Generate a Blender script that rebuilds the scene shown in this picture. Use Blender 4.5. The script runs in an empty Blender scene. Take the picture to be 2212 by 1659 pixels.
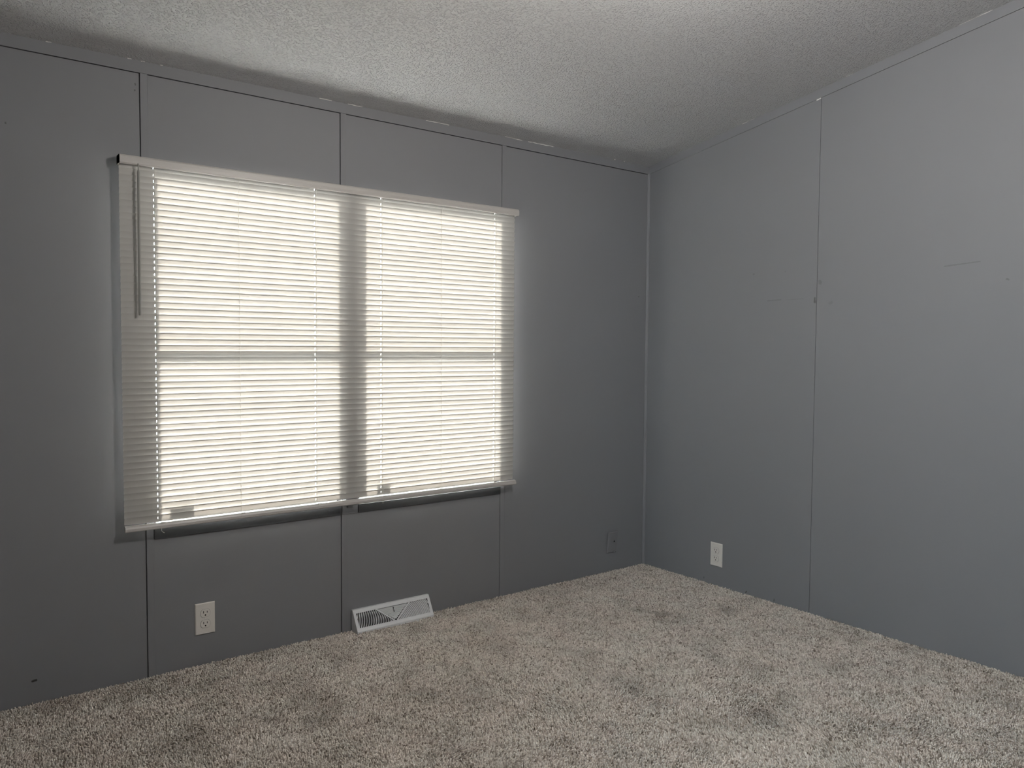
import bpy, bmesh, math, random
import numpy as np
from mathutils import Vector, Matrix

random.seed(7)
rng = np.random.default_rng(7)
SC = bpy.context.scene
COL = SC.collection

# ------------------------------------------------------------------ camera
F_PX, YAW, PITCH, ROLL = 1707.11, 0.6496, -0.0462, 0.0069
CAM = Vector((-3.1158, -2.9220, 1.1634))
fwd = Vector((math.sin(YAW) * math.cos(PITCH), math.cos(YAW) * math.cos(PITCH), math.sin(PITCH)))
rgt = Vector((math.cos(YAW), -math.sin(YAW), 0.0))
upv = rgt.cross(fwd)
r2 = rgt * math.cos(ROLL) + upv * math.sin(ROLL)
u2 = -rgt * math.sin(ROLL) + upv * math.cos(ROLL)
cd = bpy.data.cameras.new('camera')
cd.sensor_fit = 'HORIZONTAL'
cd.sensor_width = 36.0
cd.lens = F_PX / 2212.0 * 36.0
cd.clip_start = 0.02
cam = bpy.data.objects.new('camera', cd)
COL.objects.link(cam)
cam.matrix_world = Matrix(((r2.x, u2.x, -fwd.x, CAM.x), (r2.y, u2.y, -fwd.y, CAM.y), (r2.z, u2.z, -fwd.z, CAM.z), (0, 0, 0, 1)))
SC.camera = cam

# ------------------------------------------------------------------ sky, lamp strength, exposure
SKY_COLOR = (0.70, 0.86, 1.0)
SKY_STRENGTH = 15.0
LAMP_COLOR = (1.0, 0.95, 0.885)
LAMP_STRENGTH = 440.0
w = bpy.data.worlds.new('overcast_sky')
SC.world = w
w.use_nodes = True
bg = w.node_tree.nodes['Background']
bg.inputs[0].default_value = (*SKY_COLOR, 1)
bg.inputs[1].default_value = SKY_STRENGTH
sd = bpy.data.lights.new('low_hazy_sun', 'SUN')
sd.energy = 108.0
sd.angle = math.radians(4.0)
sd.color = (1.0, 0.985, 0.96)
sun = bpy.data.objects.new('low_hazy_sun', sd)
COL.objects.link(sun)
sun.location = (0.5, 6.0, 3.5)
SUN_DIR = Vector((-0.08, -1.0, -math.tan(math.radians(10.0))))      # shines straight onto the window wall from outside
sun.rotation_euler = SUN_DIR.to_track_quat('-Z', 'Y').to_euler()
vs = SC.view_settings
vs.view_transform = 'Standard'
vs.look = 'None'
vs.exposure = 0.0
vs.gamma = 1.0
vs.use_curve_mapping = False
SC.cycles.use_denoising = True
SC.cycles.max_bounces = 5
SC.cycles.diffuse_bounces = 4
SC.cycles.glossy_bounces = 2
SC.cycles.transparent_max_bounces = 8
SC.cycles.use_light_tree = False
SC.cycles.use_adaptive_sampling = True
SC.cycles.adaptive_threshold = 0.02
SC.cycles.sample_clamp_indirect = 40.0

# ------------------------------------------------------------------ measurements (metres; room corner = origin)
H, HT, M = 2.1205, 2.0794, 0.160          # wall height at the eave, underside of top strip, ceiling slope
XW, YN = -4.10, -3.75                     # far ends of the room behind the camera
S1, S2, S3, D1 = -2.4821, -1.7528, -0.9611, 0.9886
WZ0, WZ1 = 0.517, 1.757                   # window opening
WL = (-2.449, -1.7525)
WR = (-1.6700, -0.9640)

# ------------------------------------------------------------------ helpers
def tag(o, label=None, cat=None, group=None, kind=None):
    if label: o['label'] = label
    if cat: o['category'] = cat
    if group: o['group'] = group
    if kind: o['kind'] = kind
    return o

def empty(name, loc):
    o = bpy.data.objects.new(name, None)
    o.empty_display_size = 0.05
    o.location = loc
    COL.objects.link(o)
    return o

def link(name, me, mat, parent=None, smooth=False):
    if mat is not None and not me.materials:
        me.materials.append(mat)
    if smooth:
        me.polygons.foreach_set('use_smooth', [True] * len(me.polygons))
    o = bpy.data.objects.new(name, me)
    COL.objects.link(o)
    if parent is not None:
        o.parent = parent
        o.matrix_parent_inverse = Matrix.Translation(-parent.location) if parent.type == 'EMPTY' else Matrix.Identity(4)
    return o

def mesh(name, verts, faces):
    me = bpy.data.meshes.new(name)
    me.from_pydata([tuple(v) for v in verts], [], faces)
    me.validate()
    bm = bmesh.new(); bm.from_mesh(me)
    bmesh.ops.recalc_face_normals(bm, faces=bm.faces)
    bm.to_mesh(me); bm.free()
    return me

BOXF = [(0, 1, 3, 2), (4, 6, 7, 5), (0, 4, 5, 1), (2, 3, 7, 6), (0, 2, 6, 4), (1, 5, 7, 3)]
def boxes(name, lst):
    V, Fc = [], []
    for (x0, x1, y0, y1, z0, z1) in lst:
        b = len(V)
        for x in (x0, x1):
            for y in (y0, y1):
                for z in (z0, z1):
                    V.append((x, y, z))
        Fc += [tuple(b + i for i in f) for f in BOXF]
    return mesh(name, V, Fc)

def box(name, b, mat, parent=None, bevel=0.0, seg=2):
    me = boxes(name, [b])
    if bevel:
        bm = bmesh.new(); bm.from_mesh(me)
        bmesh.ops.bevel(bm, geom=list(bm.edges), offset=bevel, segments=seg, affect='EDGES', profile=0.5)
        bm.to_mesh(me); bm.free()
    return link(name, me, mat, parent)

def prism(name, pts, axis, a0, a1):
    """polygon pts (two coords) extruded along axis 0/1/2 from a0 to a1"""
    def P(p, a):
        if axis == 0: return (a, p[0], p[1])
        if axis == 1: return (p[0], a, p[1])
        return (p[0], p[1], a)
    n = len(pts)
    V = [P(p, a0) for p in pts] + [P(p, a1) for p in pts]
    Fc = [tuple(range(n)), tuple(range(2 * n - 1, n - 1, -1))]
    Fc += [(i, (i + 1) % n, n + (i + 1) % n, n + i) for i in range(n)]
    return mesh(name, V, Fc)

def tube(name, pts, r, n=8, caps=True):
    pts = [Vector(p) for p in pts]
    V, Fc = [], []
    for i, p in enumerate(pts):
        d = (pts[min(i + 1, len(pts) - 1)] - pts[max(i - 1, 0)]).normalized()
        a = Vector((0, 1, 0)) if abs(d.y) < 0.9 else Vector((1, 0, 0))
        e1 = d.cross(a).normalized(); e2 = d.cross(e1)
        rr = r[i] if isinstance(r, (list, tuple)) else r
        for k in range(n):
            t = 2 * math.pi * (k + 0.5) / n
            V.append(p + (e1 * math.cos(t) + e2 * math.sin(t)) * rr)
    for i in range(len(pts) - 1):
        for k in range(n):
            Fc.append((i * n + k, i * n + (k + 1) % n, (i + 1) * n + (k + 1) % n, (i + 1) * n + k))
    if caps:
        Fc.append(tuple(range(n))); Fc.append(tuple(range((len(pts) - 1) * n, len(pts) * n)))
    return mesh(name, V, Fc)

def lathe(name, prof, n=32):
    V, Fc = [], []
    for (r, z) in prof:
        for k in range(n):
            t = 2 * math.pi * k / n
            V.append((r * math.cos(t), r * math.sin(t), z))
    for i in range(len(prof) - 1):
        for k in range(n):
            Fc.append((i * n + k, i * n + (k + 1) % n, (i + 1) * n + (k + 1) % n, (i + 1) * n + k))
    Fc.append(tuple(range(n))); Fc.append(tuple(range((len(prof) - 1) * n, len(prof) * n)))
    return mesh(name, V, Fc)

# ------------------------------------------------------------------ materials
class NT:
    def __init__(s, name):
        s.m = bpy.data.materials.new(name); s.m.use_nodes = True
        s.t = s.m.node_tree; s.b = s.t.nodes['Principled BSDF']; s.o = s.t.nodes['Material Output']
    def n(s, typ, **kw):
        nd = s.t.nodes.new(typ)
        for k, v in kw.items(): setattr(nd, k, v)
        return nd
    def l(s, a, b): s.t.links.new(a, b)
    def val(s, sock, v): sock.default_value = v
    def math(s, op, a, b=None, clamp=False):
        nd = s.n('ShaderNodeMath', operation=op, use_clamp=clamp)
        for i, x in enumerate((a, b)):
            if x is None: continue
            if isinstance(x, (int, float)): nd.inputs[i].default_value = x
            else: s.l(x, nd.inputs[i])
        return nd.outputs[0]
    def mix(s, fac, a, b):
        nd = s.n('ShaderNodeMix', data_type='RGBA')
        for sock, x in ((nd.inputs[0], fac), (nd.inputs[6], a), (nd.inputs[7], b)):
            if isinstance(x, (int, float)): sock.default_value = x
            elif isinstance(x, tuple): sock.default_value = (*x[:3], 1)
            else: s.l(x, sock)
        return nd.outputs[2]
    def noise(s, scale, detail=2.0, rough=0.5, vec=None):
        nd = s.n('ShaderNodeTexNoise')
        nd.inputs['Scale'].default_value = scale; nd.inputs['Detail'].default_value = detail; nd.inputs['Roughness'].default_value = rough
        s.l(vec if vec is not None else s.pos(), nd.inputs['Vector'])
        return nd.outputs['Fac']
    def pos(s):
        if not hasattr(s, '_p'): s._p = s.n('ShaderNodeNewGeometry').outputs['Position']
        return s._p
    def ramp(s, fac, lo, hi):
        nd = s.n('ShaderNodeMapRange'); nd.interpolation_type = 'SMOOTHSTEP'
        s.l(fac, nd.inputs[0]); nd.inputs[1].default_value = lo; nd.inputs[2].default_value = hi
        return nd.outputs[0]
    def bump(s, h, dist, strength=1.0):
        nd = s.n('ShaderNodeBump'); nd.inputs['Strength'].default_value = strength; nd.inputs['Distance'].default_value = dist
        s.l(h, nd.inputs['Height']); s.l(nd.outputs[0], s.b.inputs['Normal'])
    def base(s, col): 
        if isinstance(col, tuple): s.b.inputs['Base Color'].default_value = (*col, 1)
        else: s.l(col, s.b.inputs['Base Color'])
    def set(s, rough=0.5, spec=0.5, metal=0.0):
        s.b.inputs['Roughness'].default_value = rough; s.b.inputs['Specular IOR Level'].default_value = spec; s.b.inputs['Metallic'].default_value = metal

def plain(name, col, rough=0.5, spec=0.4, metal=0.0, vary=0.0, scale=60.0):
    k = NT(name); k.set(rough, spec, metal)
    if vary:
        f = k.noise(scale, 3)
        k.base(k.mix(f, tuple(c * (1 - vary) for c in col), tuple(min(1, c * (1 + vary)) for c in col)))
    else: k.base(col)
    return k.m

WALL_A, WALL_B = (0.224, 0.225, 0.239), (0.236, 0.237, 0.250)
def wall_paint(name, marks):
    """grey satin wall paint; marks: scuffs and dots (axis, a0, z0, a1, z1, radius, strength) with shapes of their own"""
    k = NT(name); k.set(0.55, 0.25)
    col = k.mix(k.noise(2.3, 3), WALL_A, WALL_B)
    sx = k.n('ShaderNodeSeparateXYZ'); k.l(k.pos(), sx.inputs[0])
    wob = k.noise(90.0, 2)
    tot = None
    for (ax, a0, z0, a1, z1, r, st) in marks:
        A = k.math('SUBTRACT', sx.outputs[ax], a0); B = k.math('SUBTRACT', sx.outputs[2], z0)
        da, dz = a1 - a0, z1 - z0; L2 = da * da + dz * dz
        if L2 > 1e-9:
            t = k.math('ADD', k.math('MULTIPLY', A, da / L2), k.math('MULTIPLY', B, dz / L2), clamp=True)
            A = k.math('SUBTRACT', A, k.math('MULTIPLY', t, da)); B = k.math('SUBTRACT', B, k.math('MULTIPLY', t, dz))
        d = k.math('SQRT', k.math('ADD', k.math('MULTIPLY', A, A), k.math('MULTIPLY', B, B)))
        d = k.math('ADD', d, k.math('MULTIPLY', k.math('SUBTRACT', wob, 0.5), r * 1.6))
        m = k.math('MULTIPLY', k.math('SUBTRACT', 1.0, k.ramp(d, r * 0.4, r * 1.3)), st)
        tot = m if tot is None else k.math('MAXIMUM', tot, m)
    if tot is not None: col = k.mix(tot, col, (0.035, 0.033, 0.032))
    k.base(col)
    k.bump(k.noise(700.0, 2), 0.0003, 0.25)
    return k.m

LEFT_MARKS = [
    (0, -2.829, 0.0775, -2.819, 0.0785, 0.0038, 0.97), (0, -2.497, 2.041, -2.496, 2.037, 0.0025, 0.55), (0, -2.498, 2.020, -2.498, 2.018, 0.0025, 0.55),
    (0, -2.869, 1.845, -2.869, 1.847, 0.003, 0.5)]
M_WALL_L = wall_paint('grey_paint_left_panel', LEFT_MARKS)
M_WALL_LC = wall_paint('grey_paint_corner_panel', [(0, -0.064, 1.435, -0.062, 1.435, 0.004, 0.45)])
M_WALL_R1 = wall_paint('grey_paint_right_panel', [
    (1, -0.743, 1.384, -0.812, 1.386, 0.0028, 0.18), (1, -0.842, 1.384, -0.925, 1.386, 0.0020, 0.10),
    (1, -0.665, 1.511, -0.666, 1.510, 0.0045, 0.22), (1, -0.831, 1.510, -0.831, 1.511, 0.004, 0.15),
    (1, -0.662, 0.020, -0.658, 0.014, 0.003, 0.8), (1, -0.410, 0.030, -0.410, 0.024, 0.0025, 0.6), (1, -0.812, 0.022, -0.812, 0.012, 0.0025, 0.6)])
M_WALL_RB = wall_paint('grey_paint_right_batten', [(1, -0.981, 1.368, -0.981, 1.385, 0.005, 0.55)])
M_WALL_R2 = wall_paint('grey_paint_near_panel', [
    (1, -1.004, 1.450, -1.003, 1.454, 0.0085, 0.22), (1, -1.050, 1.361, -1.058, 1.363, 0.008, 0.12),
    (1, -1.516, 1.481, -1.641, 1.489, 0.0026, 0.22), (1, -1.732, 1.419, -1.738, 1.417, 0.004, 0.30)])
M_WALL = wall_paint('grey_paint', [])
M_GAP = plain('bare_backer_board', (0.10, 0.10, 0.105), 0.9, 0.1)
M_CASING = plain('shade_darkened_casing_paint', (0.060, 0.061, 0.064), 0.55, 0.3, vary=0.06, scale=40)  # grey casing darkened: shade under the blind is put into its colour
M_TRIM = plain('grey_trim_paint', (0.228, 0.229, 0.243), 0.5, 0.3, vary=0.04, scale=25)

k = NT('stippled_ceiling_paint'); k.set(0.27, 0.6)
n1 = k.noise(150.0, 2, 0.5); n2 = k.noise(340.0, 2, 0.5); n3 = k.noise(14.0, 2)
hgt = k.math('ADD', k.math('MULTIPLY', k.ramp(n1, 0.50, 0.68), 1.0), k.math('MULTIPLY', n2, 0.45))
k.base(k.mix(k.noise(1.7, 3), (0.54, 0.545, 0.545), (0.585, 0.59, 0.59)))
k.bump(hgt, 0.0034, 1.0)
M_CEIL = k.m

M_VINYL = plain('white_vinyl', (0.60, 0.62, 0.60), 0.35, 0.5)
M_PLATE = plain('white_outlet_plastic', (0.72, 0.685, 0.64), 0.32, 0.5)
M_SLOT = plain('dark_slot', (0.008, 0.008, 0.008), 0.8, 0.1)
M_STEEL = plain('screw_steel', (0.45, 0.45, 0.44), 0.35, 0.5, 0.9)
M_VENT = plain('white_enamelled_metal', (0.74, 0.75, 0.76), 0.38, 0.5, vary=0.03)
M_VENT_IN = plain('dark_duct', (0.02, 0.02, 0.022), 0.8, 0.1)
M_RAIL = plain('cream_painted_rail', (0.49, 0.467, 0.443), 0.38, 0.45)
M_CORD = plain('white_cord', (0.62, 0.60, 0.55), 0.7, 0.2)
M_CAULK = plain('white_caulk', (0.78, 0.77, 0.74), 0.6, 0.3)
M_STICK = plain('paper_sticker', (0.55, 0.52, 0.40), 0.6, 0.2)
M_METAL = plain('brushed_nickel', (0.55, 0.54, 0.52), 0.3, 0.5, 1.0)

k = NT('translucent_slat_plastic')
k.t.nodes.remove(k.b)
dif = k.n('ShaderNodeBsdfDiffuse'); dif.inputs[0].default_value = (0.485, 0.476, 0.452, 1)
trn = k.n('ShaderNodeBsdfTranslucent'); trn.inputs[0].default_value = (1.0, 0.885, 0.745, 1)
gls = k.n('ShaderNodeBsdfGlossy'); gls.inputs[0].default_value = (1, 1, 1, 1); gls.inputs['Roughness'].default_value = 0.35
m1 = k.n('ShaderNodeMixShader'); m1.inputs[0].default_value = 0.0125
k.l(dif.outputs[0], m1.inputs[1]); k.l(trn.outputs[0], m1.inputs[2])
m2 = k.n('ShaderNodeMixShader'); m2.inputs[0].default_value = 0.045
k.l(m1.outputs[0], m2.inputs[1]); k.l(gls.outputs[0], m2.inputs[2]); k.l(m2.outputs[0], k.o.inputs[0])
M_SLAT = k.m

k = NT('window_glass'); k.t.nodes.remove(k.b)
tr = k.n('ShaderNodeBsdfTransparent'); tr.inputs[0].default_value = (0.97, 0.975, 0.97, 1)
gl = k.n('ShaderNodeBsdfGlossy'); gl.inputs['Roughness'].default_value = 0.02
fr = k.n('ShaderNodeFresnel'); fr.inputs[0].default_value = 1.45
mx = k.n('ShaderNodeMixShader'); k.l(fr.outputs[0], mx.inputs[0]); k.l(tr.outputs[0], mx.inputs[1]); k.l(gl.outputs[0], mx.inputs[2]); k.l(mx.outputs[0], k.o.inputs[0])
M_GLASS = k.m

k = NT('clear_wand_plastic'); k.set(0.12, 0.6); k.base((0.29, 0.285, 0.27))
M_WAND = k.m

k = NT('lit_opal_glass'); k.base((0.9, 0.9, 0.88)); k.b.inputs['Emission Color'].default_value = (*LAMP_COLOR, 1); k.b.inputs['Emission Strength'].default_value = LAMP_STRENGTH
M_GLOBE = k.m

k = NT('outdoor_ground'); k.set(0.9, 0.1)
k.base(k.mix(k.noise(3.0, 4), (0.42, 0.44, 0.46), (0.54, 0.55, 0.57))); M_GROUND = k.m

def carpet_material(name, per_tuft):
    k = NT(name); k.set(0.95, 0.08)
    if per_tuft:
        at = k.n('ShaderNodeAttribute'); at.attribute_name = 'tone'
        t = at.outputs['Fac']
    else:
        t = k.noise(330.0, 2)
    cr = k.n('ShaderNodeValToRGB')
    e = cr.color_ramp.elements
    e[0].position = 0.0; e[0].color = (0.19, 0.157, 0.130, 1)
    e[1].position = 1.0; e[1].color = (0.92, 0.87, 0.82, 1)
    x = e.new(0.28); x.color = (0.53, 0.475, 0.424, 1)
    x = e.new(0.62); x.color = (0.77, 0.71, 0.65, 1)
    k.l(t, cr.inputs[0])
    dirt = k.math('MULTIPLY', k.ramp(k.noise(4.6, 4, 0.6), 0.48, 0.72), 0.28)
    wob = k.math('MULTIPLY', k.math('SUBTRACT', k.noise(28.0, 3), 0.5), 0.10)
    for (sx_, sy_, r_, st_) in ((-0.536, -0.618, 0.045, 0.50), (-0.267, -0.755, 0.050, 0.42), (-2.135, -0.657, 0.055, 0.42), (-2.250, -0.573, 0.040, 0.34), (-2.770, -0.060, 0.070, 0.40)):
        ds = k.n('ShaderNodeVectorMath', operation='DISTANCE')
        k.l(k.pos(), ds.inputs[0]); ds.inputs[1].default_value = (sx_, sy_, 0.006)
        d_ = k.math('ADD', ds.outputs['Value'], wob)
        dirt = k.math('MAXIMUM', dirt, k.math('MULTIPLY', k.math('SUBTRACT', 1.0, k.ramp(d_, r_ * 0.3, r_ * 1.4)), st_))
    dirt2 = k.math('MULTIPLY', k.ramp(k.noise(17.0, 3, 0.6), 0.60, 0.78), 0.30)
    col = k.mix(k.math('MAXIMUM', dirt, dirt2), cr.outputs[0], (0.15, 0.125, 0.10))
    tint = k.mix(k.ramp(k.noise(9.0, 2), 0.35, 0.65), (1.0, 0.98, 0.965), (0.975, 0.985, 0.97))
    mm = k.n('ShaderNodeMix', data_type='RGBA', blend_type='MULTIPLY'); mm.inputs[0].default_value = 1.0
    k.l(col, mm.inputs[6]); k.l(tint, mm.inputs[7])
    k.base(mm.outputs[2])
    return k.m
M_TUFT = carpet_material('carpet_yarn', True)
M_BACKING = carpet_material('carpet_backing', False)

# ------------------------------------------------------------------ room shell
def zc(y): return H - M * y             # ceiling height at y (y <= 0)

tag(box('floor', (XW - 0.15, 0.16, YN - 0.15, 0.16, -0.20, 0.0), M_BACKING), kind='structure', label='carpet backing floor of the bare bedroom')
tag(link('ceiling', prism('ceiling', [(0.45, zc(0.45) - 0.002), (YN - 0.15, zc(YN - 0.15) - 0.002), (YN - 0.15, zc(YN - 0.15) + 0.2), (0.45, zc(0.45) + 0.2)], 0, XW - 0.15, 0.16), M_CEIL),
    kind='structure', label='white stippled sloping ceiling')

PT = 0.008                               # panel thickness
wl = link('wall_left', boxes('wall_left', [
    (XW - 0.15, WL[0], PT, 0.11, 0.0, zc(0.0) - 0.004), (WR[1], 0.0, PT, 0.11, 0.0, zc(0.0) - 0.004), (WL[1], WR[0], PT, 0.11, WZ0, WZ1),
    (WL[0], WR[1], PT, 0.11, 0.0, WZ0), (WL[0], WR[1], PT, 0.11, WZ1, zc(0.0) - 0.004)]), M_GAP)
tag(wl, 'grey panelled wall with the wide window', kind='structure')
G = 0.0028
TH = HT - 0.0022
BW = 0.0235
def lp(x0, x1, z0, z1, mat=None):
    box('panel', (x0, x1, 0.0, PT, z0, z1), mat or M_WALL, wl, 0.0006, 1)
lp(XW, S1 - G, 0.0, TH, M_WALL_L)
lp(S1 + BW, S2 - G, 0.0, WZ0 - 0.0300); lp(S1 + BW, S2 - G, WZ1 + 0.012, TH)
lp(S2 + BW, S3 - 0.0016, 0.0, WZ0 - 0.0300); lp(S2 + BW, S3 - 0.0016, WZ1 + 0.012, TH)
lp(S3 + BW + 0.0004, -0.0105, 0.0, TH - 0.0006, M_WALL_LC)
for s in (S1, S2, S3):
    if s == S1:
        box('batten', (s, s + BW, -0.0022, PT, 0.0, HT), M_WALL, wl, 0.0008, 1)
    elif s == S2:
        box('batten', (s, s + BW, -0.0022, PT, 0.0, WZ0 - 0.0295), M_WALL, wl, 0.0008, 1)
        box('batten', (s, s + BW, -0.0022, PT, WZ1 + 0.012, HT), M_WALL, wl, 0.0008, 1)
    else:
        box('batten', (s, s + BW, -0.0016, PT, 0.0, HT), M_WALL, wl, 0.0008, 1)
box('top_strip', (XW, -0.0005, -0.0030, PT, HT, H + 0.004), M_WALL, wl, 0.0008, 1)

wr = link('wall_right', prism('wall_right', [(0.14, 0.0), (YN, 0.0), (YN, zc(YN) + 0.02), (0.14, zc(0.14) + 0.02)], 0, PT, 0.16), M_GAP)
tag(wr, 'grey panelled wall right of the corner', kind='structure')
def rp(name, d0, d1, z0, off, front, mat, back=PT):
    top = lambda d: HT + M * d - off
    me = prism(name, [(-d0, z0), (-d1, z0), (-d1, top(d1)), (-d0, top(d0))], 0, front, back)
    return link(name, me, mat, wr)
rp('panel', 0.0105, D1 - 0.0235, 0.0, 0.0010, 0.0, M_WALL_R1)
rp('batten', D1 - 0.0232, D1, 0.0, 0.0012, -0.0012, M_WALL_RB)
rp('panel', D1 + 0.0018, -YN, 0.0, 0.0012, 0.0, M_WALL_R2)
link('top_strip', prism('top_strip', [(-0.003, HT), (YN, HT - M * YN), (YN, zc(YN) + 0.003), (-0.003, H + 0.003)], 0, -0.0026, PT), M_WALL, wr)

tag(link('wall_back', prism('wall_back', [(XW - 0.15, 0.0), (0.16, 0.0), (0.16, zc(YN) + 0.05), (XW - 0.15, zc(YN) + 0.05)], 1, YN - 0.14, YN), M_WALL), 'grey wall opposite the window', kind='structure')
NY0, NY1, NZ0, NZ1 = -3.70, -2.55, 0.75, 1.95         # opening for an added, unseen window that brightens the right wall
V_, F_ = [], []
for poly in ([(0.0, 0.0), (NY1, 0.0), (NY1, zc(NY1) + 0.02), (0.0, H + 0.02)], [(NY0, 0.0), (YN, 0.0), (YN, zc(YN) + 0.02), (NY0, zc(NY0) + 0.02)],
             [(NY1, 0.0), (NY0, 0.0), (NY0, NZ0), (NY1, NZ0)], [(NY1, NZ1), (NY0, NZ1), (NY0, zc(NY0) + 0.02), (NY1, zc(NY1) + 0.02)]):
    b_ = len(V_)
    V_ += [(XW - 0.12, p[0], p[1]) for p in poly] + [(XW, p[0], p[1]) for p in poly]
    F_ += [(b_, b_ + 1, b_ + 2, b_ + 3), (b_ + 7, b_ + 6, b_ + 5, b_ + 4)] + [(b_ + i, b_ + (i + 1) % 4, b_ + 4 + (i + 1) % 4, b_ + 4 + i) for i in range(4)]
tag(link('wall_near', mesh('wall_near', V_, F_), M_WALL), 'grey wall opposite the right wall', kind='structure')

# corner bead, window casing, mullion post
bead = [(0.0, 0.0), (-0.0105, 0.0), (-0.0104, -0.0018), (-0.0072, -0.0032), (-0.0046, -0.0048), (-0.0030, -0.0074), (-0.0018, -0.0104), (0.0, -0.0105)]
tag(link('trim_1', prism('trim_1', bead, 2, 0.0, HT + 0.001), M_WALL), 'slim grey corner moulding', kind='structure')
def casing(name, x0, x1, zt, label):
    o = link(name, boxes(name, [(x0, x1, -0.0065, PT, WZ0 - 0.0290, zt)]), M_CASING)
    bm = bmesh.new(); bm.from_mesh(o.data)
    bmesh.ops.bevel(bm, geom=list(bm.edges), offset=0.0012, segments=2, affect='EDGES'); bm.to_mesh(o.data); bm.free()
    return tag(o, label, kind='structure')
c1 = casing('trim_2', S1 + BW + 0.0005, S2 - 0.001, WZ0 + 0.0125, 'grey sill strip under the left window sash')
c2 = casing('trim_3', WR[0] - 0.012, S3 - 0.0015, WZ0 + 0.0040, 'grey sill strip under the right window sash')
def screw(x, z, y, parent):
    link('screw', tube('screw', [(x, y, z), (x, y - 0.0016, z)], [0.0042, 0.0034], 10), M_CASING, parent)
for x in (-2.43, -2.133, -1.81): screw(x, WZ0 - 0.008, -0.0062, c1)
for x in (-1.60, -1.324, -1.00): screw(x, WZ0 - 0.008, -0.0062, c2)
c3 = link('trim_4', boxes('trim_4', [(WL[1] + 0.0006, WR[0] - 0.0130, -0.0040, PT, WZ0 - 0.0290, WZ1 + 0.0115)]), M_TRIM)
tag(c3, 'grey post board between the two window sashes', kind='structure')
box('mullion_strip', (-1.7490, -1.6960, -0.0345, -0.0040, 0.5260, WZ1 + 0.0110), M_TRIM, c3, 0.001)
box('hold_down_clip', (-1.7330, -1.7080, -0.0150, -0.0040, 0.5130, 0.5255), M_TRIM, c3, 0.001)

# caulk flecks along the ceiling line
for (x0, x1) in ((-2.757, -2.741), (-2.52, -2.508), (-2.478, -2.466), (-2.418, -2.410), (-1.842, -1.79), (-1.722, -1.66), (-1.365, -1.25), (-0.950, -0.850), (-0.815, -0.662), (-0.26, -0.25), (-0.19, -0.184)):
    n = max(3, int((x1 - x0) / 0.012))
    pts = [(x0 + (x1 - x0) * i / n, -0.0042 - random.uniform(0, 0.0010), H - 0.0018 + random.uniform(-0.0012, 0.0006)) for i in range(n + 1)]
    link('caulk_bead', tube('caulk_bead', pts, [random.uniform(0.0008, 0.0019) for _ in pts], 6), M_CAULK, wl)
for (d0, d1) in ((1.541, 1.656), (0.589, 0.652), (1.100, 1.128)):
    pts = [(-0.0034, -d0 - (d1 - d0) * i / 6, zc(-d0 - (d1 - d0) * i / 6) - 0.0016 + random.uniform(-0.0008, 0.0005)) for i in range(7)]
    link('caulk_bead', tube('caulk_bead', pts, [random.uniform(0.0006, 0.0014) for _ in pts], 6), M_CAULK, wr)
link('unpainted_chip', prism('unpainted_chip', [(-0.9668, HT + M * 0.9668 - 0.0055), (-0.9884, HT + M * 0.9884 - 0.0050), (-0.9884, HT + M * 0.9884 - 0.0002), (-0.9668, HT + M * 0.9668 - 0.0006)], 0, -0.0020, -0.0010), M_CAULK, wr)

# ------------------------------------------------------------------ outdoors
tag(link('ground', boxes('ground', [(-30, 25, -25, 40, -1.0, -0.8)]), M_GROUND), 'open ground outside the window', kind='structure')

# ------------------------------------------------------------------ windows
def window(name, x0, x1, label, stick):
    f = 0.016
    ya, yb = 0.045, 0.090
    fr = link(name, boxes(name, [(x0, x0 + f, ya, yb, WZ0, WZ1), (x1 - f, x1, ya, yb, WZ0, WZ1), (x0 + f, x1 - f, ya, yb, WZ0, WZ0 + 0.018), (x0 + f, x1 - f, ya, yb, WZ1 - 0.012, WZ1)]), M_VINYL)
    tag(fr, label, kind='structure')
    zm = 1.138
    box('meeting_rail', (x0 + f, x1 - f, 0.056, 0.092, zm - 0.016, zm + 0.016), M_VINYL, fr, 0.002)
    zt, zb = WZ1 - 0.012, WZ0 + 0.018
    box('glass_pane', (x0 + f, x1 - f, 0.084, 0.088, zm + 0.016, zt), M_GLASS, fr)
    box('glass_pane', (x0 + f, x1 - f, 0.064, 0.068, 0.574, zm - 0.016), M_GLASS, fr)
    box('sash_rail', (x0 + f, x1 - f, 0.056, 0.084, zb - 0.003, 0.576), M_VINYL, fr, 0.002)
    xa, xb, za, zb2 = stick
    box('sticker', (xa, xb, 0.0630, 0.0636, za, zb2), M_STICK, fr)
window('window_1', WL[0], WL[1], 'white vinyl single hung window at the left', (-2.405, -2.325, 0.545, 0.612))
window('window_2', WR[0], WR[1], 'white vinyl single hung window at the right', (-1.606, -1.545, 0.545, 0.612))

w3 = link('added_fill_window', boxes('added_fill_window', [(XW - 0.09, XW - 0.04, NY0, NY0 + 0.04, NZ0, NZ1), (XW - 0.09, XW - 0.04, NY1 - 0.04, NY1, NZ0, NZ1),
    (XW - 0.09, XW - 0.04, NY0 + 0.04, NY1 - 0.04, NZ0, NZ0 + 0.05), (XW - 0.09, XW - 0.04, NY0 + 0.04, NY1 - 0.04, NZ1 - 0.05, NZ1), (XW - 0.085, XW - 0.045, NY0 + 0.04, NY1 - 0.04, 1.33, 1.37)]), M_VINYL)  # added out of view as fill light for the right wall
tag(w3, 'added unseen vinyl window that lets in fill light for the right wall', kind='structure')
box('glass_pane', (XW - 0.067, XW - 0.063, NY0 + 0.04, NY1 - 0.04, NZ0 + 0.05, 1.33), M_GLASS, w3)
box('glass_pane', (XW - 0.067, XW - 0.063, NY0 + 0.04, NY1 - 0.04, 1.37, NZ1 - 0.05), M_GLASS, w3)

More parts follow.
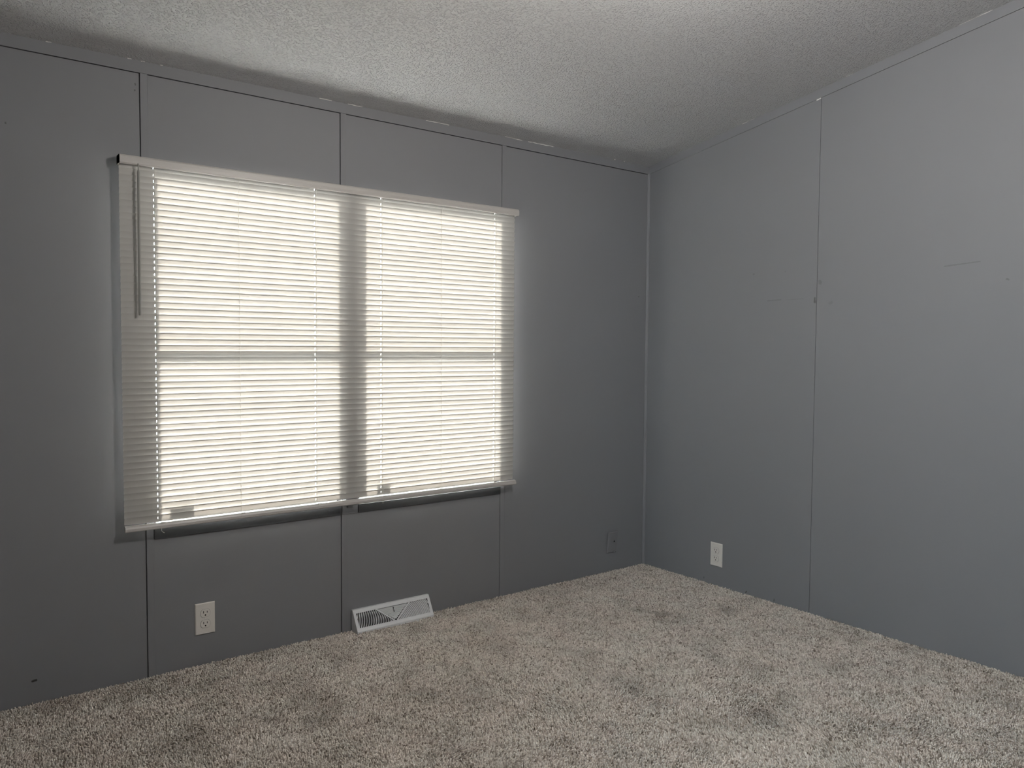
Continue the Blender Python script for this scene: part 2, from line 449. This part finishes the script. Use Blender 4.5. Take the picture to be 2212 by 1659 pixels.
# ------------------------------------------------------------------ mini blind
BL, BR = -2.5605, -0.9040
blind = tag(empty('window_blind', (-1.7325, -0.040, 0.53)), 'cream mini blind closed over the wide double window', 'blind')
hp = [(-0.008, 1.7615), (-0.008, 1.7905), (-0.047, 1.7905), (-0.0525, 1.7885), (-0.0555, 1.7840), (-0.0565, 1.7740), (-0.0560, 1.7640), (-0.0535, 1.7600), (-0.0495, 1.7600), (-0.0490, 1.7615)]
hr = link('headrail', prism('headrail', hp, 0, BL + 0.0015, BR - 0.0015), M_RAIL, blind)
for xe, s in ((BL, -1), (BR, 1)):
    me = prism('end_cap', [(y * 1.0, z) for y, z in hp], 0, xe - s * 0.0015 if s < 0 else xe - 0.0015, xe + 0.0015 if s < 0 else xe)
    bm = bmesh.new(); bm.from_mesh(me)
    out = [e for e in bm.edges if all(abs(v.co.x - xe) < 1e-4 for v in e.verts)]
    bm.free()
    o = link('end_cap', me, M_RAIL)
    o.parent = hr; o.matrix_parent_inverse = hr.matrix_parent_inverse.inverted() @ Matrix.Identity(4) if False else Matrix.Identity(4)
    o.matrix_parent_inverse = Matrix.Identity(4)
hrw = Matrix.Translation(-blind.location)

SX0, SX1 = -2.5590, -0.9180
LADX = (-2.4505, -2.1700, -1.8765, -1.5940, -1.3130, -1.0270)
HOLE = (0, 2, 3, 5)
TILT, SW, SAG = math.radians(77.0), 0.0254, 0.0014
def slat_mesh():
    cols = [SX0, SX0 + 0.002]
    holes = []
    for i, x in enumerate(LADX):
        if i in HOLE:
            holes.append((x - 0.0038, x - 0.0010)); cols += [x - 0.0038, x - 0.0010]
    cols += [SX1 - 0.002, SX1]
    cols += [SX0 + (SX1 - SX0) * j / 14 for j in range(1, 14)]
    cols = sorted(cols)
    ts = [-0.5, -0.42, -0.30, -0.18, -0.02, 0.14, 0.28, 0.34, 0.42, 0.5]
    V, Fc = [], []
    for x in cols:
        for t in ts:
            c = -SAG * (1 - 4 * t * t)
            tt = t * SW
            if (x == SX0 or x == SX1): tt = max(-0.42 * SW, min(0.42 * SW, tt))
            V.append((x + 1.7325, math.cos(TILT) * tt - math.sin(TILT) * c, -math.sin(TILT) * tt - math.cos(TILT) * c))
    nt = len(ts)
    for a in range(len(cols) - 1):
        xm = 0.5 * (cols[a] + cols[a + 1])
        for b in range(nt - 1):
            tm = 0.5 * (ts[b] + ts[b + 1])
            if -0.20 < tm < 0.15 and any(h0 < xm < h1 for h0, h1 in holes): continue
            Fc.append((a * nt + b, a * nt + b + 1, (a + 1) * nt + b + 1, (a + 1) * nt + b))
    me = bpy.data.meshes.new('slat'); me.from_pydata(V, [], Fc); me.update()
    return me
SM = slat_mesh()
SM.materials.append(M_SLAT)
SM.polygons.foreach_set('use_smooth', [True] * len(SM.polygons))
half = 0.5 * SW * math.sin(TILT)
NS, PITCH_Z, ZB0 = 58, (1.7441 - 0.5760) / 56, 0.5760 - (1.7441 - 0.5760) / 56
for i in range(NS):
    o = bpy.data.objects.new('slat', SM); COL.objects.link(o); o.parent = blind
    zb = ZB0 + i * PITCH_Z + random.uniform(-0.0004, 0.0004)
    o.location = (0, random.uniform(-0.0003, 0.0003), zb + half - 0.53)
    o.rotation_euler = (math.radians(random.uniform(-1.3, 1.3)), math.radians(random.uniform(-0.02, 0.02)), 0)

bp = [(-0.030, 0.5340), (-0.028, 0.5370), (-0.028, 0.5470), (-0.031, 0.5505), (-0.036, 0.5520), (-0.044, 0.5515), (-0.049, 0.5490), (-0.0510, 0.5450), (-0.0520, 0.5430), (-0.0522, 0.5350), (-0.050, 0.5325), (-0.034, 0.5325)]
br_ = link('bottom_rail', prism('bottom_rail', bp, 0, SX0 + 0.001, -0.9075), M_RAIL, blind)
for i, x in enumerate(LADX):
    kx = (0.006, 0.000, 0.003, 0.004, -0.003, -0.004)[i]
    pts = [(x, -0.0535, 1.7605), (x, -0.0490, 1.735), (x + 0.0006, -0.0488, 1.2), (x, -0.0490, 0.62), (x + kx * 0.5, -0.0500, 0.572), (x + kx, -0.0520, 0.551), (x + kx, -0.0532, 0.545), (x + kx, -0.0530, 0.5325)]
    link('ladder_cord', tube('ladder_cord', pts, 0.00055, 6), M_CORD, blind)
    pts = [(x + 0.001, -0.0300, 1.7610), (x + 0.001, -0.0320, 0.5560)]
    link('ladder_cord', tube('ladder_cord', pts, 0.00055, 6), M_CORD, blind)
    cl = link('cord_clip', tube('cord_clip', [(x + kx, -0.0500, 0.5530), (x + kx + 0.014, -0.0500, 0.5525)], [0.0016, 0.0012], 8), M_CORD, blind)
link('cord_tail', tube('cord_tail', [(LADX[0] + 0.006, -0.0500, 0.5325), (LADX[0] + 0.007, -0.0505, 0.5235), (LADX[0] + 0.012, -0.0500, 0.5185), (LADX[0] + 0.0155, -0.0500, 0.5165)], [0.0006, 0.0007, 0.0010, 0.0012], 6), M_CORD, blind)
link('cord_tail', tube('cord_tail', [(LADX[3] + 0.004, -0.0440, 0.5325), (LADX[3] + 0.004, -0.0440, 0.5205)], 0.0007, 6), M_CORD, blind)
WX = -2.5035
wand = link('tilt_wand', tube('tilt_wand', [(WX, -0.0600, 1.7430), (WX, -0.0598, 1.7360), (WX - 0.001, -0.0570, 1.2700), (WX - 0.001, -0.0570, 1.2620)], [0.0026, 0.0044, 0.0044, 0.0036], 6), M_WAND, blind)
hk = link('wand_hook', tube('wand_hook', [(WX, -0.0545, 1.7640), (WX, -0.0580, 1.7615), (WX, -0.0605, 1.7570), (WX, -0.0610, 1.7500), (WX, -0.0600, 1.7420)], 0.0019, 8), M_WAND, blind, True)
bpy.context.view_layer.update()
for o in list(hr.children):
    o.matrix_parent_inverse = Matrix.Identity(4)
    o.matrix_basis = hr.matrix_world.inverted()

# ------------------------------------------------------------------ outlets (local frame: u along wall, n out of wall, z up)
def frame_of(o, side):
    if side == 'left': R3 = Matrix(((1, 0, 0), (0, -1, 0), (0, 0, 1)))     # local y = out of wall -> world -y
    else: R3 = Matrix(((0, -1, 0), (-1, 0, 0), (0, 0, 1)))                 # local x -> -y, local y -> -x
    o.matrix_world = Matrix.Translation(o.location) @ R3.to_4x4()

def bevel_plate(name, wv, hv, t, inset):
    V = [(-wv / 2, 0, -hv / 2), (wv / 2, 0, -hv / 2), (wv / 2, 0, hv / 2), (-wv / 2, 0, hv / 2)]
    V += [(x, t * 0.35, z) for x, _, z in V[:4]]
    V += [(x * (1 - 2 * inset / wv), t, z * (1 - 2 * inset / hv)) for x, _, z in V[:4]]
    Fc = [(0, 1, 2, 3), (8, 9, 10, 11)]
    for b in (0, 4):
        Fc += [(b + i, b + (i + 1) % 4, b + 4 + (i + 1) % 4, b + 4 + i) for i in range(4)]
    return mesh(name, V, Fc)

def raw(name, me, mat, parent):
    me.materials.append(mat)
    o = bpy.data.objects.new(name, me); COL.objects.link(o); o.parent = parent
    return o

def ylathe(name, x, z, prof, n=16):
    V, Fc = [], []
    for (r, y) in prof:
        for kk in range(n):
            t = 2 * math.pi * kk / n
            V.append((x + r * math.cos(t), y, z + r * math.sin(t)))
    for i in range(len(prof) - 1):
        for kk in range(n):
            Fc.append((i * n + kk, i * n + (kk + 1) % n, (i + 1) * n + (kk + 1) % n, (i + 1) * n + kk))
    Fc.append(tuple(range(n))); Fc.append(tuple(range((len(prof) - 1) * n, len(prof) * n)))
    return mesh(name, V, Fc)

def receptacle(zc0):
    pts = []
    for kk in range(32):
        t = 2 * math.pi * kk / 32
        pts.append((0.0172 * math.cos(t), max(-0.0140, min(0.0140, 0.0172 * math.sin(t)))))
    V, Fc = [], []
    n = 32
    for (s, y) in ((1.0, 0.002), (1.0, 0.0066), (0.95, 0.0072)):
        V += [(px * s, y, zc0 + pz * s) for px, pz in pts]
    for i in range(2):
        Fc += [(i * n + a, i * n + (a + 1) % n, (i + 1) * n + (a + 1) % n, (i + 1) * n + a) for a in range(n)]
    Fc += [tuple(range(n)), tuple(range(2 * n, 3 * n))]
    return mesh('receptacle', V, Fc)

def groove(zc0):
    """dark reveal ring between plate and receptacle"""
    V, Fc = [], []
    n = 32
    for s in (1.0, 1.055):
        for kk in range(n):
            t = 2 * math.pi * kk / n
            V.append((0.0172 * s * math.cos(t), 0.00535, zc0 + s * max(-0.0140, min(0.0140, 0.0172 * math.sin(t)))))
    Fc = [(a, (a + 1) % n, n + (a + 1) % n, n + a) for a in range(n)]
    return mesh('reveal', V, Fc)

def outlet(loc, side, label):
    o = empty('wall_outlet', loc); frame_of(o, side); tag(o, label, 'outlet')
    raw('cover_plate', bevel_plate('cover_plate', 0.070, 0.1143, 0.0052, 0.0026), M_PLATE, o)
    for zz in (0.0195, -0.0195):
        r = raw('receptacle', receptacle(zz), M_PLATE, o)
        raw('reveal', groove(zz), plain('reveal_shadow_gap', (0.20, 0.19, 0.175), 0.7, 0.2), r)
        raw('slot', boxes('slot', [(-0.0076, -0.0052, 0.0060, 0.00735, zz + 0.0005, zz + 0.0090)]), M_SLOT, r)
        raw('slot', boxes('slot', [(0.0052, 0.0074, 0.0060, 0.00735, zz + 0.0014, zz + 0.0084)]), M_SLOT, r)
        raw('ground_hole', ylathe('ground_hole', 0.0, zz - 0.0062, [(0.0028, 0.0060), (0.0028, 0.00735)], 14), M_SLOT, r)
    raw('screw', ylathe('screw', 0, 0, [(0.0034, 0.005), (0.0032, 0.0062), (0.0022, 0.0066)], 14), M_PLATE, o)
    return o
outlet((-2.2893, 0.0, 0.1742), 'left', 'white duplex outlet under the window blind, left of the floor register')
outlet((0.0, -0.4850, 0.1585), 'right', 'white duplex outlet on the right wall near the corner')

cp = empty('cable_wall_plate', (-0.2425, 0.0, 0.1580)); frame_of(cp, 'left')
tag(cp, 'grey painted cable wall plate low on the window wall beside the corner', 'wall plate')
pl = raw('cover_plate', bevel_plate('cover_plate', 0.068, 0.1120, 0.0058, 0.0036), M_TRIM, cp)
pl.location = (0, 0.0070, 0.0); pl.rotation_euler = (math.radians(-6.4), 0, 0)
raw('coax_port', ylathe('coax_port', 0.008, 0.0040, [(0.0056, 0.005), (0.0056, 0.0145), (0.0046, 0.0147)], 12), M_TRIM, cp)
raw('port_hole', ylathe('port_hole', 0.008, 0.0048, [(0.0044, 0.0144), (0.0044, 0.0150)], 12), M_SLOT, cp)
raw('screw', ylathe('screw', 0.004, 0.0480, [(0.0052, 0.0055), (0.0050, 0.0080), (0.0036, 0.0086)], 12), M_TRIM, cp)
raw('screw', ylathe('screw', 0.004, -0.0480, [(0.0048, 0.0150), (0.0046, 0.0196), (0.0036, 0.0202)], 12), M_TRIM, cp)

# ------------------------------------------------------------------ floor register (fan-louvred baseboard vent)
VX0, VX1 = -1.7120, -1.3530
vent = tag(empty('floor_register', (0.5 * (VX0 + VX1), -0.001, 0.0)), 'white metal fan louvred baseboard register standing on the carpet below the window', 'register')
VW = VX1 - VX0
A0 = Vector((0, -0.0580, 0.0135)); A1 = Vector((0, -0.0135, 0.0905))      # sloping face bottom / top line
ev = (A1 - A0).normalized(); FH = (A1 - A0).length
en = Vector((0, ev.z * -1, ev.y)); en = Vector((0, -ev.z, ev.y)).normalized()   # outward normal (room side, up)
def fp(s, t, dn=0.0):
    p = A0 + ev * t + en * dn
    return (s, p.y + 0.001, p.z)
def face_poly(name, pts, d0, d1, mat, parent):
    n = len(pts)
    V = [fp(s, t, d0) for s, t in pts] + [fp(s, t, d1) for s, t in pts]
    Fc = [tuple(range(n)), tuple(range(2 * n - 1, n - 1, -1))] + [(i, (i + 1) % n, n + (i + 1) % n, n + i) for i in range(n)]
    return raw(name, mesh(name, V, Fc), mat, parent)
hw = VW / 2
SB, TB, BB = 0.0125, FH - 0.0145, 0.0140         # side border, top border, bottom border
fmesh = bpy.data.meshes.new('face_frame')
bm = bmesh.new()
def fpoly(pts, d0=-0.0012, d1=0.0):
    n = len(pts)
    va = [bm.verts.new(fp(s, t, d0)) for s, t in pts]; vb = [bm.verts.new(fp(s, t, d1)) for s, t in pts]
    bm.faces.new(va); bm.faces.new(vb[::-1])
    for i in range(n): bm.faces.new((va[i], vb[i], vb[(i + 1) % n], va[(i + 1) % n]))
fpoly([(-hw, 0), (hw, 0), (hw, BB), (-hw, BB)]); fpoly([(-hw, TB), (hw, TB), (hw, FH), (-hw, FH)])
fpoly([(-hw, BB), (-hw + SB, BB), (-hw + SB, TB), (-hw, TB)]); fpoly([(hw - SB, BB), (hw, BB), (hw, TB), (hw - SB, TB)])
AX = 0.078                                      # arm spread at the top
for s in (-1, 1):
    fpoly([(s * 0.0005, BB - 0.001), (s * 0.0075, BB - 0.001), (s * (AX + 0.0045), TB + 0.0005), (s * (AX - 0.0035), TB + 0.0005)], -0.0012, 0.0016)
bmesh.ops.recalc_face_normals(bm, faces=bm.faces)
bm.to_mesh(fmesh); bm.free()
raw('face_frame', fmesh, M_VENT, vent)
# end plates, top flange, front lip
prof = [(A0.y + 0.001, 0.0), (A0.y + 0.001, A0.z), (A1.y + 0.001, A1.z), (-0.0035, A1.z), (-0.0035, 0.0)]
for xe in (-hw, hw - 0.0012):
    raw('end_plate', prism('end_plate', prof, 0, xe, xe + 0.0012), M_VENT, vent)
raw('top_flange', boxes('top_flange', [(-hw, hw, A1.y + 0.001, 0.0, A1.z - 0.0012, A1.z + 0.0004)]), M_VENT, vent)
raw('front_lip', boxes('front_lip', [(-hw, hw, A0.y + 0.0005, A0.y + 0.0019, 0.0, A0.z)]), M_VENT, vent)
face_poly('duct_backing', [(-hw + 0.0015, 0.003), (hw - 0.0015, 0.003), (hw - 0.0015, FH - 0.003), (-hw + 0.0015, FH - 0.003)], -0.0150, -0.0140, M_VENT_IN, vent)
# louvres
def inside_fan(s, t):
    if not (BB <= t <= TB and abs(s) <= hw - SB): return False
    return abs(s) > 0.0040 + (AX - 0.0) * (t - BB) / (TB - BB) + 0.0005
LP = 0.0076
for sg in (-1, 1):
    r = 0.014
    while r < 0.196:
        run = []
        for q in range(0, 481):
            a = math.radians(90 * q / 480)
            s, t = sg * r * math.cos(a) * 1.0, BB - 0.004 + r * math.sin(a) * 0.92
            if inside_fan(s, t): run.append((a, s, t))
        if len(run) >= 3:
            step = max(1, len(run) // 14)
            run = run[::step] + ([run[-1]] if (len(run) - 1) % step else [])
            V, Fc = [], []
            for (a, s, t) in run:
                ca, sa = sg * math.cos(a), math.sin(a)
                for (dr, dn) in ((0.0013, -0.0002), (-0.0013, -0.0002), (-0.0046, -0.0062), (-0.0034, -0.0062)):
                    V.append(fp(s + ca * dr, t + sa * dr, dn))
            for i in range(len(run) - 1):
                for b in range(4):
                    Fc.append((i * 4 + b, i * 4 + (b + 1) % 4, (i + 1) * 4 + (b + 1) % 4, (i + 1) * 4 + b))
            Fc += [(0, 1, 2, 3), tuple(range(len(V) - 4, len(V)))]
            raw('louver', mesh('louver', V, Fc), M_VENT, vent)
        r += LP
t = BB + 0.0075
while t < TB - 0.001:
    wv = AX * (t - BB) / (TB - BB) - 0.0025
    V = [fp(x, t + a, d) for x in (-wv, wv) for (a, d) in ((0.0010, -0.0004), (-0.0012, -0.0004), (0.0044, -0.0052), (0.0056, -0.0052))]
    Fc = [(0, 1, 2, 3), (4, 5, 6, 7)] + [(b, (b + 1) % 4, 4 + (b + 1) % 4, 4 + b) for b in range(4)]
    raw('louver', mesh('louver', V, Fc), M_VENT, vent)
    t += 0.0052
lv = face_poly('damper_lever', [(-0.0034, TB - 0.028), (0.0034, TB - 0.028), (0.0034, TB - 0.002), (-0.0034, TB - 0.002)], -0.001, 0.0008, M_VENT, vent)
face_poly('lever_slot', [(-0.0017, TB - 0.0260), (0.0017, TB - 0.0260), (0.0017, TB - 0.0040), (-0.0017, TB - 0.0040)], 0.0004, 0.0011, M_SLOT, lv)
face_poly('lever_tab', [(0.0000, TB - 0.017), (0.0050, TB - 0.017), (0.0050, TB - 0.0125), (0.0000, TB - 0.0125)], 0.0008, 0.0032, M_VENT, lv)

# ------------------------------------------------------------------ ceiling light (the room's lamp, hangs above the picture)
LX, LY, LZ = -1.58, -1.86, 2.165
lamp = tag(empty('ceiling_light', (LX, LY, LZ)), 'opal globe ceiling light on a short nickel stem in the middle of the room', 'light')
top = zc(LY) - LZ
raw('globe', lathe('globe', [(0.020, 0.052)] + [(0.055 * math.sin(a), 0.055 * math.cos(a)) for a in [math.radians(x) for x in range(25, 180, 18)]] + [(0.003, -0.0549)], 20), M_GLOBE, lamp).data.polygons.foreach_set('use_smooth', [True] * 0 or [])
raw('gallery', lathe('gallery', [(0.026, 0.046), (0.026, 0.060), (0.010, 0.068)], 32), M_METAL, lamp)
raw('stem', lathe('stem', [(0.007, 0.062), (0.007, top - 0.02)], 16), M_METAL, lamp)
raw('canopy', lathe('canopy', [(0.012, top - 0.034), (0.055, top - 0.026), (0.062, top - 0.010), (0.062, top + 0.012)], 32), M_METAL, lamp)

# ------------------------------------------------------------------ carpet pile (uncountable yarn tufts on the floor)
SP = 0.0060
xs = np.arange(-3.55, -0.003, SP); ys = np.arange(-2.75, -0.003, SP)
GX, GY = np.meshgrid(xs, ys)
gx = GX.ravel() + rng.uniform(-0.5, 0.5, GX.size) * SP * 0.9
gy = GY.ravel() + rng.uniform(-0.5, 0.5, GX.size) * SP * 0.9
keep = (gx < -0.002) & (gy < -0.002)
keep &= ((gx - CAM.x) * math.sin(YAW) + (gy - CAM.y) * math.cos(YAW)) > 1.62      # nearer floor lies below the picture
keep &= ~((gx > VX0 - 0.001) & (gx < VX1 + 0.001) & (gy > -0.0600))
gx, gy = gx[keep], gy[keep]
N = gx.size
def smooth_field(x, y, cell, seed):
    r = np.random.default_rng(seed)
    g = r.normal(size=(200, 200))
    u, v = (x + 5) / cell, (y + 5) / cell
    i, j = np.floor(u).astype(int), np.floor(v).astype(int)
    fu, fv = u - i, v - j
    fu, fv = fu * fu * (3 - 2 * fu), fv * fv * (3 - 2 * fv)
    i %= 199; j %= 199
    return (g[i, j] * (1 - fu) + g[i + 1, j] * fu) * (1 - fv) + (g[i, j + 1] * (1 - fu) + g[i + 1, j + 1] * fu) * fv
lean_x = 0.0022 * smooth_field(gx, gy, 0.16, 1) + 0.0012 * smooth_field(gx, gy, 0.05, 2) + rng.normal(0, 0.0016, N)
lean_y = 0.0022 * smooth_field(gx, gy, 0.14, 3) + 0.0012 * smooth_field(gx, gy, 0.05, 4) + rng.normal(0, 0.0016, N)
hgt_ = 0.0090 + 0.0012 * smooth_field(gx, gy, 0.09, 5) + rng.normal(0, 0.0013, N)
hgt_ = np.clip(hgt_, 0.006, 0.016)
rad = rng.uniform(0.0026, 0.0038, N)
ang = rng.uniform(0, 2 * math.pi, N)
tone = np.clip(rng.beta(2.2, 2.3, N) + 0.05 * smooth_field(gx, gy, 0.03, 6), 0, 1)
V = np.zeros((N, 7, 3), np.float32)
for q in range(3):
    a = ang + q * 2 * math.pi / 3
    V[:, q, 0] = gx + np.cos(a) * rad * 0.7; V[:, q, 1] = gy + np.sin(a) * rad * 0.7; V[:, q, 2] = 0.0
    a = a + 0.7
    V[:, 3 + q, 0] = gx + np.cos(a) * rad + lean_x * 0.55; V[:, 3 + q, 1] = gy + np.sin(a) * rad + lean_y * 0.55; V[:, 3 + q, 2] = hgt_ * 0.76
V[:, 6, 0] = gx + lean_x; V[:, 6, 1] = gy + lean_y; V[:, 6, 2] = hgt_
V[:, :, 0] = np.minimum(V[:, :, 0], -0.0012); V[:, :, 1] = np.minimum(V[:, :, 1], -0.0012)
tri = []
for q in range(3):
    q2 = (q + 1) % 3
    tri += [(q, q2, 3 + q2), (q, 3 + q2, 3 + q), (3 + q, 3 + q2, 6)]
tri = np.array(tri, np.int32)
T = (np.arange(N, dtype=np.int32)[:, None, None] * 7 + tri[None]).reshape(-1)
me = bpy.data.meshes.new('carpet_pile')
me.vertices.add(N * 7); me.vertices.foreach_set('co', V.reshape(-1))
nf = T.size // 3
me.loops.add(T.size); me.loops.foreach_set('vertex_index', T)
me.polygons.add(nf); me.polygons.foreach_set('loop_start', np.arange(0, T.size, 3, dtype=np.int32)); me.polygons.foreach_set('loop_total', np.full(nf, 3, np.int32))
me.update(calc_edges=True)
at = me.attributes.new('tone', 'FLOAT', 'POINT'); at.data.foreach_set('value', np.repeat(tone, 7).astype(np.float32))
me.polygons.foreach_set('use_smooth', np.ones(nf, bool))
cpile = link('carpet_pile', me, M_TUFT)
tag(cpile, 'taupe flecked cut pile carpet covering the whole floor', 'carpet', kind='stuff')
print('tufts', N, 'tris', nf)
